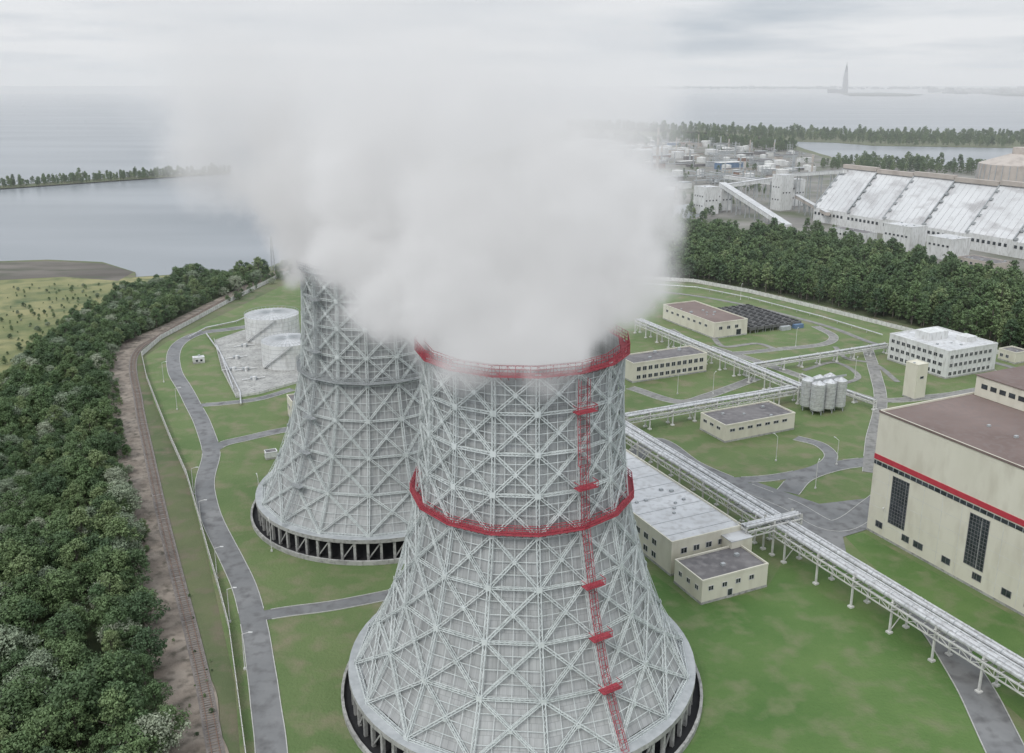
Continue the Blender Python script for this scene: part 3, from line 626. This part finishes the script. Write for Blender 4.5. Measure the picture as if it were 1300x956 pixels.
# ------------------------------------------------------------------ far shores
def strip(name,px,mat,z=.0,rg=None):
    P=GP(px); 
    if rg: P=roughen(P,*rg)
    mb=MB(); mb.poly(P,z)
    for i in range(len(P)):
        a=P[i]; b=P[(i+1)%len(P)]; mb.quad((a[0],a[1],z),(b[0],b[1],z),(b[0],b[1],z-2),(a[0],a[1],z-2))
    mb.obj(name,[mat]); return P
bw=GP([(-600,262),(-300,247),(0,235),(130,226),(292,216),(293,219),(130,230),(0,239),(-300,251),(-600,266)])
mb=MB(); mb.poly(bw,0); mb.obj('breakwater',['land'])
spit=strip('wooded_spit',[(720,158),(985,168),(1100,171),(1300,174),(2400,196),(2400,205),(1300,187),(1110,184),(1060,180),(985,178),(900,170),(720,162)],'land')
strip('far_shore',[(835,110.2),(1060,110.6),(1060,112.2),(835,111)],'farland',14); 
strip('far_shore',[(1062,117.5),(1120,117),(1150,118.5),(1175,120),(1150,121.8),(1080,121.5)],'farland',4)
strip('far_shore',[(1180,112.5),(1300,112),(2400,112),(2400,122),(1330,123),(1270,121),(1230,117),(1180,114)],'farland',6)
root=empty('city_skyline',(0,13000,0)); mb=MB(); R=random.Random(9)
for k in range(420):
    u=R.uniform(1090,1700) if R.random()<.8 else R.uniform(850,1090); v=R.uniform(111,113) if u<1180 else R.uniform(112.5,119)
    x,y=G(u,v); h=R.choice([15,25,30,45,60,80])*R.uniform(.7,1.2); w=R.uniform(20,90)
    mb.boxv((x,y,h/2),Vector((w,0,0)),Vector((0,30,0)),Z*h/2,0)
mb.obj('skyline_blocks',['city'],root,(0,13000,0))
cx,cy=G(1072,117.5); c=Vector((cx,cy,0)); root=empty('skyscraper',c); mb=MB(); n=5; lv=26
rings=[]
for k in range(lv+1):
    t=k/lv; z=430*t; r=52*(1-.15*t)*(1-t**2.6*.93); tw=t*1.5; i0=len(mb.v)
    for j in range(n*2):
        a=2*math.pi*j/(n*2)+tw; rr=r*(1 if j%2 else .82); mb.v.append((cx+rr*math.cos(a),cy+rr*math.sin(a),z))
    rings.append(i0)
for k in range(lv):
    for j in range(n*2):
        j2=(j+1)%(n*2); mb.f.append((rings[k]+j,rings[k]+j2,rings[k+1]+j2,rings[k+1]+j)); mb.m.append(0)
mb.cyl((cx,cy,420),(cx,cy,465),5,2,n=6); mb.boxv((cx-130,cy,28),Vector((130,0,0)),Vector((0,40,0)),Z*28,0)
mb.obj('tower_body',['skys'],root,c)
# ------------------------------------------------------------------ trees
def make_tree(name,seed,Ht,Rc,leaf,nclump,nleaf,ls,narrow=1.0):
    r=random.Random(seed); mb=MB()
    lean=Vector((r.uniform(-.4,.4),r.uniform(-.4,.4),0))
    mb.cyl((0,0,-.3),lean*.5+Z*Ht*.45,.16*Ht/10,.1*Ht/10,n=6,m=0); mb.cyl(lean*.5+Z*Ht*.45,lean+Z*Ht*.9,.1*Ht/10,.03,n=5,m=0)
    for i in range(nclump):
        t=r.random()**.8; z=Ht*(.16+.80*t); prof=math.sin(math.pi*min(1,(.12+.86*t))**.9)**.6
        a=r.uniform(0,6.283); rad=Rc*prof*r.uniform(.35,1.0)*(1+.25*math.sin(a*2+seed)); 
        c=Vector((math.cos(a)*rad,math.sin(a)*rad,z))+lean*t
        if i%4==0: mb.cyl(lean*t*.6+Z*z*.72,c,.06*Ht/10,.02,n=4,m=0,cap=False)
        cr=r.uniform(.55,1.15)*Rc*.30
        for k in range(nleaf):
            d=Vector((r.gauss(0,1),r.gauss(0,1),r.gauss(0,.8)+.25)).normalized(); p=c+Vector((d.x*cr,d.y*cr,d.z*cr*.8))*r.uniform(.45,1.2)
            nn=(d+Vector((r.gauss(0,.5),r.gauss(0,.5),r.gauss(0,.5)+.3))).normalized()
            x=nn.orthogonal().normalized(); x.rotate(Matrix.Rotation(r.uniform(0,6.28),3,nn)); y=nn.cross(x); s=ls*r.uniform(.6,1.3)
            mb.quad(p-x*s,p-y*s*.6,p+x*s,p+y*s*.6,1)
    me=bpy.data.meshes.new(name); me.from_pydata(mb.v,[],mb.f); me.materials.append(M['bark']); me.materials.append(M[leaf]); me.polygons.foreach_set('material_index',mb.m)
    return bpy.data.objects.new(name,me)
def coll(name,obs):
    c=bpy.data.collections.new(name)
    for o in obs: c.objects.link(o)
    return c
near=coll('deciduous_tree_kinds',[make_tree('birch_tree',1,10,3.2,'leaf',70,50,.21),make_tree('alder_tree',2,9,3.8,'leafd',76,50,.22),make_tree('aspen_tree',3,11,2.9,'leaf',66,50,.21),make_tree('birch_tree',4,8,3.2,'leafd',62,50,.21),make_tree('willow_tree',5,8,4.2,'leafw',80,54,.21),make_tree('alder_tree',6,7,3.6,'leafd',60,50,.22),make_tree('alder_tree',7,9.5,3.5,'leafd',66,50,.22)])
far=coll('woodland_tree_kinds',[make_tree('birch_tree',11,16,3.6,'leaf',56,24,.46),make_tree('aspen_tree',12,18,3.8,'leafd',60,24,.46),make_tree('alder_tree',13,14,4.4,'leafd',56,24,.5),make_tree('birch_tree',14,15,3.4,'leaf',50,24,.46)])
def scatter(name,pts,c):
    me=bpy.data.meshes.new(name); me.from_pydata([p[:3] for p in pts],[],[])
    a=me.attributes.new('scl','FLOAT','POINT'); a.data.foreach_set('value',[p[3] for p in pts])
    a=me.attributes.new('rot','FLOAT','POINT'); a.data.foreach_set('value',[p[4] for p in pts])
    ob=bpy.data.objects.new(name,me); scene.collection.objects.link(ob)
    ng=bpy.data.node_groups.new(name,'GeometryNodeTree'); ng.interface.new_socket('Geometry',in_out='INPUT',socket_type='NodeSocketGeometry'); ng.interface.new_socket('Geometry',in_out='OUTPUT',socket_type='NodeSocketGeometry')
    i=ng.nodes.new('NodeGroupInput'); o=ng.nodes.new('NodeGroupOutput'); ip=ng.nodes.new('GeometryNodeInstanceOnPoints'); ci=ng.nodes.new('GeometryNodeCollectionInfo')
    ci.inputs['Collection'].default_value=c; ci.inputs['Separate Children'].default_value=True; ci.inputs['Reset Children'].default_value=True
    na=ng.nodes.new('GeometryNodeInputNamedAttribute'); na.data_type='FLOAT'; na.inputs['Name'].default_value='scl'
    nb=ng.nodes.new('GeometryNodeInputNamedAttribute'); nb.data_type='FLOAT'; nb.inputs['Name'].default_value='rot'
    cx=ng.nodes.new('ShaderNodeCombineXYZ'); ng.links.new(nb.outputs[0],cx.inputs[2])
    ng.links.new(i.outputs[0],ip.inputs['Points']); ng.links.new(ci.outputs[0],ip.inputs['Instance']); ip.inputs['Pick Instance'].default_value=True
    ng.links.new(cx.outputs[0],ip.inputs['Rotation']); ng.links.new(na.outputs[0],ip.inputs['Scale']); ng.links.new(ip.outputs[0],o.inputs[0])
    md=ob.modifiers.new('scatter','NODES'); md.node_group=ng
    return ob
def pts_in(P,step,s0,s1,keep=1.0,clump=0,maxy=1e9,minx=-1e9,maxx=1e9,miny=-1e9):
    out=[]; xs=[p[0] for p in P]; ys=[p[1] for p in P]; y=max(min(ys),miny)
    while y<min(max(ys),maxy):
        x=max(min(xs),minx)
        while x<min(max(xs),maxx):
            px=x+random.uniform(-.5,.5)*step; py=y+random.uniform(-.5,.5)*step
            if inpoly(px,py,P) and random.random()<keep and (not clump or noise.noise(Vector((px,py,0))*clump)>-.05):
                k=1+.45*noise.noise(Vector((px*.04,py*.04,3)))
                out.append((px,py,0,random.uniform(s0,s1)*k,random.uniform(0,6.28)))
            x+=step
        y+=step
    return out
p1=pts_in(forest1,5.6,.8,1.45,minx=-230,maxy=230)+pts_in(forest1,4.6,.65,1.2,minx=-280,miny=230); scatter('forest',p1,near)
p2=pts_in(forest2,5.8,.7,1.2,maxx=520); scatter('forest',p2,far)
mp_=GP([(-300,700),(-300,365),(0,362),(150,362),(240,352),(100,405),(40,455),(0,500),(-100,560)])
p3=pts_in(mp_,7,.1,.36,.8,.02,minx=-420); scatter('shrubs',p3,near)
p4=pts_in(bw,7,.4,.8,.9,minx=-1200); scatter('tree_row',p4,far)
p5=pts_in(spit,20,.9,1.4,.9,0,minx=0,maxx=2200)+pts_in(GP([(840,176),(985,184),(1015,190),(1000,194),(930,186),(850,182)]),16,1.0,1.5)+pts_in(GP([(1030,212),(1100,208),(1240,215),(1400,222),(1400,228),(1240,222),(1090,220)]),15,.9,1.3)
scatter('distant_trees',p5,far)
p6=pts_in(GP([(700,268),(800,262),(870,252),(960,238),(1010,250),(980,262),(930,262),(890,285),(840,290),(760,300),(700,300)]),11,.3,.8,.7,.01)
p6+=pts_in(GP([(735,175),(840,180),(830,186),(735,182)]),18,.8,1.2,.8); p6+=pts_in(GP([(1010,300),(1060,296),(1150,333),(1230,353),(1190,353),(1100,332)]),8,.5,.9,.8)
p6+=pts_in(rp,34,.4,.7,.5,.004)
scatter('scrub_trees',p6,far)
p7=pts_in(GP([(345,345),(378,325),(470,318),(470,330),(400,345),(330,365),(300,385),(285,386)]),5,.25,.6,.8)
p7+=pts_in(GP([(205,760),(230,860),(255,960),(290,960),(270,840),(248,770),(230,720)]),4,.06,.16,.5)
p7+=pts_in(GP([(145,455),(165,600),(195,720),(190,720),(158,600),(138,470)]),3,.2,.5,.6)
scatter('shrubs',p7,near)
# ------------------------------------------------------------------ steam
puffs=[]; R=random.Random(21)
def plume(c,drift,n,zt,R0,R1,R2,dn,kz,fl):
    for i in range(n):
        s=i/(n-1); z=72+zt*s; k=min(1,s*kz); Rr=R0+(R1-R0)*k+(R2-R1)*s
        cx=c[0]+drift[0]*s**1.2; cy=c[1]+drift[1]*s
        for j in range(9 if s>.03 else 14):
            a=R.uniform(0,6.283); q=math.sqrt(R.random())*Rr*.74
            puffs.append((cx+q*math.cos(a),cy+q*math.sin(a),z+R.uniform(-2,3),Rr*R.uniform(.32,.5),dn*(1-s)**4.6+fl))
plume(TA,(-12,8),28,115,14,24,48,.36,6.5,.0075)
plume(TB,(-34,12),28,115,15,24,66,.34,6,.0075)
for x,y,z,r in((-20,172,86,9),(-26,178,88,8),(-30,180,93,9),(-14,164,86,6),(24,176,94,8),(26,174,99,9),(20,164,90,7),(-26,184,103,12),(6,163,90,8),(17,180,105,10),(-8,166,96,9),(22,186,101,10),(10,184,112,10)): puffs.append((x,y,z,r,.3))
me=bpy.data.meshes.new('puff_centres'); me.from_pydata([p[:3] for p in puffs],[],[])
at=me.attributes.new('rad','FLOAT','POINT'); at.data.foreach_set('value',[p[3] for p in puffs]); at=me.attributes.new('den','FLOAT','POINT'); at.data.foreach_set('value',[p[4] for p in puffs])
ob=bpy.data.objects.new('steam_plume',me); scene.collection.objects.link(ob)
m=bpy.data.materials.new('steam'); m.use_nodes=True; nt=m.node_tree; nt.nodes.remove(nt.nodes['Principled BSDF'])
at=N(nt,'ShaderNodeAttribute',attribute_name='density')
vs=N(nt,'ShaderNodeVolumeScatter'); vs.inputs['Color'].default_value=(1,1,1,1); nt.links.new(at.outputs['Fac'],vs.inputs['Density'])
# added glow stands in for multiply-scattered daylight in the droplets (the renderer only traces single scattering)
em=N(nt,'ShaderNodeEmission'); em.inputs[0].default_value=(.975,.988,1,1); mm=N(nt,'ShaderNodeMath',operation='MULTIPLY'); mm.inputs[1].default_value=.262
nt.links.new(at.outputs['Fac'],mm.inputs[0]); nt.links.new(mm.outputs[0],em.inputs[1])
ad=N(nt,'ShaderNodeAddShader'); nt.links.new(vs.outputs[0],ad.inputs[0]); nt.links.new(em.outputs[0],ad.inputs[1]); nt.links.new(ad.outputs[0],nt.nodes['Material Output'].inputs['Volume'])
try: m.cycles.volume_step_rate=2.0
except Exception as e: print('step',e)
ng=bpy.data.node_groups.new('steam','GeometryNodeTree'); ng.interface.new_socket('Geometry',in_out='INPUT',socket_type='NodeSocketGeometry'); ng.interface.new_socket('Geometry',in_out='OUTPUT',socket_type='NodeSocketGeometry')
nn=ng.nodes.new; L=ng.links.new
gi=nn('NodeGroupInput'); go=nn('NodeGroupOutput'); vc=nn('GeometryNodeVolumeCube'); pos=nn('GeometryNodeInputPosition')
def noi(scale,detail):
    n=nn('ShaderNodeTexNoise'); n.inputs['Scale'].default_value=scale; n.inputs['Detail'].default_value=detail; n.inputs['Roughness'].default_value=.62; L(pos.outputs[0],n.inputs['Vector']); return n
def vm(op,a,b=None,bv=None,sc=None):
    n=nn('ShaderNodeVectorMath'); n.operation=op; L(a,n.inputs[0])
    if b is not None: L(b,n.inputs[1])
    if bv is not None: n.inputs[1].default_value=bv
    if sc is not None: n.inputs['Scale'].default_value=sc
    return n
def mt(op,a,b):
    n=nn('ShaderNodeMath'); n.operation=op
    for i,x in enumerate((a,b)):
        if isinstance(x,(int,float)): n.inputs[i].default_value=x
        else: L(x,n.inputs[i])
    return n.outputs[0]
w1=vm('SCALE',vm('SUBTRACT',noi(.07,6).outputs['Color'],bv=(.5,.5,.5)).outputs[0],sc=24)
wp_=vm('ADD',pos.outputs[0],w1.outputs[0])
sn=nn('GeometryNodeSampleNearest'); sn.domain='POINT'; L(gi.outputs[0],sn.inputs['Geometry']); L(wp_.outputs[0],sn.inputs['Sample Position'])
def si(attr,typ):
    s=nn('GeometryNodeSampleIndex'); s.data_type=typ; s.domain='POINT'; L(gi.outputs[0],s.inputs['Geometry']); L(sn.outputs[0],s.inputs['Index'])
    if attr: a=nn('GeometryNodeInputNamedAttribute'); a.data_type=typ; a.inputs['Name'].default_value=attr; L(a.outputs[0],s.inputs['Value'])
    else: L(pos.outputs[0],s.inputs['Value'])
    return s.outputs[0]
ds=vm('DISTANCE',wp_.outputs[0],b=si(None,'FLOAT_VECTOR'))
q=mt('DIVIDE',ds.outputs['Value'],si('rad','FLOAT'))
mr=nn('ShaderNodeMapRange'); mr.interpolation_type='SMOOTHSTEP'; mr.inputs[1].default_value=1.2; mr.inputs[2].default_value=.7; L(q,mr.inputs[0])
d=mt('MULTIPLY',mr.outputs[0],si('den','FLOAT'))
m2=nn('ShaderNodeMapRange'); m2.inputs[1].default_value=.34; m2.inputs[2].default_value=.62; m2.inputs[3].default_value=.06; m2.inputs[4].default_value=1.4; L(noi(.055,7).outputs['Fac'],m2.inputs[0])
d=mt('MULTIPLY',d,m2.outputs[0])
L(d,vc.inputs['Density']); vc.inputs['Min'].default_value=(-160,115,66); vc.inputs['Max'].default_value=(90,355,196)
vc.inputs['Resolution X'].default_value=139; vc.inputs['Resolution Y'].default_value=134; vc.inputs['Resolution Z'].default_value=72
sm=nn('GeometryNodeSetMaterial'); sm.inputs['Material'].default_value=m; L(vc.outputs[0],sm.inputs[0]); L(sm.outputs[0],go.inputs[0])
md=ob.modifiers.new('steam','NODES'); md.node_group=ng
# ------------------------------------------------------------------ haze: homogeneous mist over the gulf and the plain, plus a faint added glow
mb=MB(); mb.boxv((0,8360,148),Vector((14000,0,0)),Vector((0,8000,0)),Z*151)
m=bpy.data.materials.new('haze'); m.use_nodes=True; nt=m.node_tree; nt.nodes.remove(nt.nodes['Principled BSDF'])
vs=N(nt,'ShaderNodeVolumeScatter'); vs.inputs['Color'].default_value=(.97,.985,1,1); vs.inputs['Density'].default_value=9e-5
em=N(nt,'ShaderNodeEmission'); em.inputs[0].default_value=(.95,.98,1,1); em.inputs[1].default_value=9e-5*.17  # emission added to brighten the mist in place of multiple scattering
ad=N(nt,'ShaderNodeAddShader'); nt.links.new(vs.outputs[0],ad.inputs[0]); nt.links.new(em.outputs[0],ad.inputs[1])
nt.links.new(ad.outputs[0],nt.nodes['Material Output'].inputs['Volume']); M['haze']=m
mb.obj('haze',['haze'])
# ------------------------------------------------------------------ world, sun, camera
w=bpy.data.worlds.new('World'); scene.world=w; w.use_nodes=True; nt=w.node_tree; nt.nodes.clear()
EL=math.radians(48); AZ=math.radians(215)
sky=N(nt,'ShaderNodeTexSky'); sky.sky_type='NISHITA'; sky.sun_disc=False; sky.sun_elevation=EL; sky.sun_rotation=AZ
b1=N(nt,'ShaderNodeBackground'); b1.inputs[1].default_value=.08; nt.links.new(sky.outputs[0],b1.inputs[0])
tc=N(nt,'ShaderNodeTexCoord'); sx=N(nt,'ShaderNodeSeparateXYZ'); nt.links.new(tc.outputs['Generated'],sx.inputs[0])
mz=N(nt,'ShaderNodeMath',operation='MAXIMUM'); nt.links.new(sx.outputs[2],mz.inputs[0]); mz.inputs[1].default_value=0
az=N(nt,'ShaderNodeMath',operation='ADD'); nt.links.new(mz.outputs[0],az.inputs[0]); az.inputs[1].default_value=.08
dx=N(nt,'ShaderNodeMath',operation='DIVIDE'); nt.links.new(sx.outputs[0],dx.inputs[0]); nt.links.new(az.outputs[0],dx.inputs[1])
dy=N(nt,'ShaderNodeMath',operation='DIVIDE'); nt.links.new(sx.outputs[1],dy.inputs[0]); nt.links.new(az.outputs[0],dy.inputs[1])
cb=N(nt,'ShaderNodeCombineXYZ'); nt.links.new(dx.outputs[0],cb.inputs[0]); nt.links.new(dy.outputs[0],cb.inputs[1])
nz=N(nt,'ShaderNodeTexNoise'); nz.inputs['Scale'].default_value=.45; nz.inputs['Detail'].default_value=6; nz.inputs['Roughness'].default_value=.5; nt.links.new(cb.outputs[0],nz.inputs['Vector'])
cr=N(nt,'ShaderNodeValToRGB'); e=cr.color_ramp.elements; e[0].position=.38; e[0].color=(.50,.555,.62,1); e[1].position=.60; e[1].color=(.83,.845,.87,1)
nt.links.new(nz.outputs[0],cr.inputs[0])
hz=N(nt,'ShaderNodeMapRange'); hz.inputs[1].default_value=0; hz.inputs[2].default_value=.04; hz.inputs[3].default_value=.75; hz.inputs[4].default_value=0; nt.links.new(mz.outputs[0],hz.inputs[0])
mx=N(nt,'ShaderNodeMix',data_type='RGBA'); nt.links.new(hz.outputs[0],mx.inputs[0]); nt.links.new(cr.outputs[0],mx.inputs[6]); mx.inputs[7].default_value=(.75,.78,.81,1)
zs=N(nt,'ShaderNodeMapRange'); zs.inputs[1].default_value=.1; zs.inputs[2].default_value=1; zs.inputs[3].default_value=1.0; zs.inputs[4].default_value=2.0; nt.links.new(mz.outputs[0],zs.inputs[0])
b2=N(nt,'ShaderNodeBackground'); nt.links.new(mx.outputs[2],b2.inputs[0]); nt.links.new(zs.outputs[0],b2.inputs[1])
ms=N(nt,'ShaderNodeMixShader'); ms.inputs[0].default_value=.94; nt.links.new(b1.outputs[0],ms.inputs[1]); nt.links.new(b2.outputs[0],ms.inputs[2])
wo=N(nt,'ShaderNodeOutputWorld'); nt.links.new(ms.outputs[0],wo.inputs[0])
sd=bpy.data.lights.new('sun','SUN'); sd.energy=1.2; sd.angle=math.radians(16); sd.color=(1,.97,.92)
so=bpy.data.objects.new('sun',sd); scene.collection.objects.link(so)
dirv=Vector((math.sin(AZ)*math.cos(EL),math.cos(AZ)*math.cos(EL),math.sin(EL))); so.rotation_euler=dirv.to_track_quat('Z','Y').to_euler()
cam=bpy.data.cameras.new('camera'); co=bpy.data.objects.new('camera',cam); scene.collection.objects.link(co)
co.location=(0,0,H); co.rotation_euler=(math.pi/2-PITCH,0,0); cam.sensor_fit='HORIZONTAL'; cam.sensor_width=36; cam.lens=36*F/1300; cam.shift_y=-44.5/1300
cam.clip_start=.5; cam.clip_end=200000; scene.camera=co
scene.view_settings.view_transform='Standard'; scene.view_settings.look='None'; scene.view_settings.exposure=0
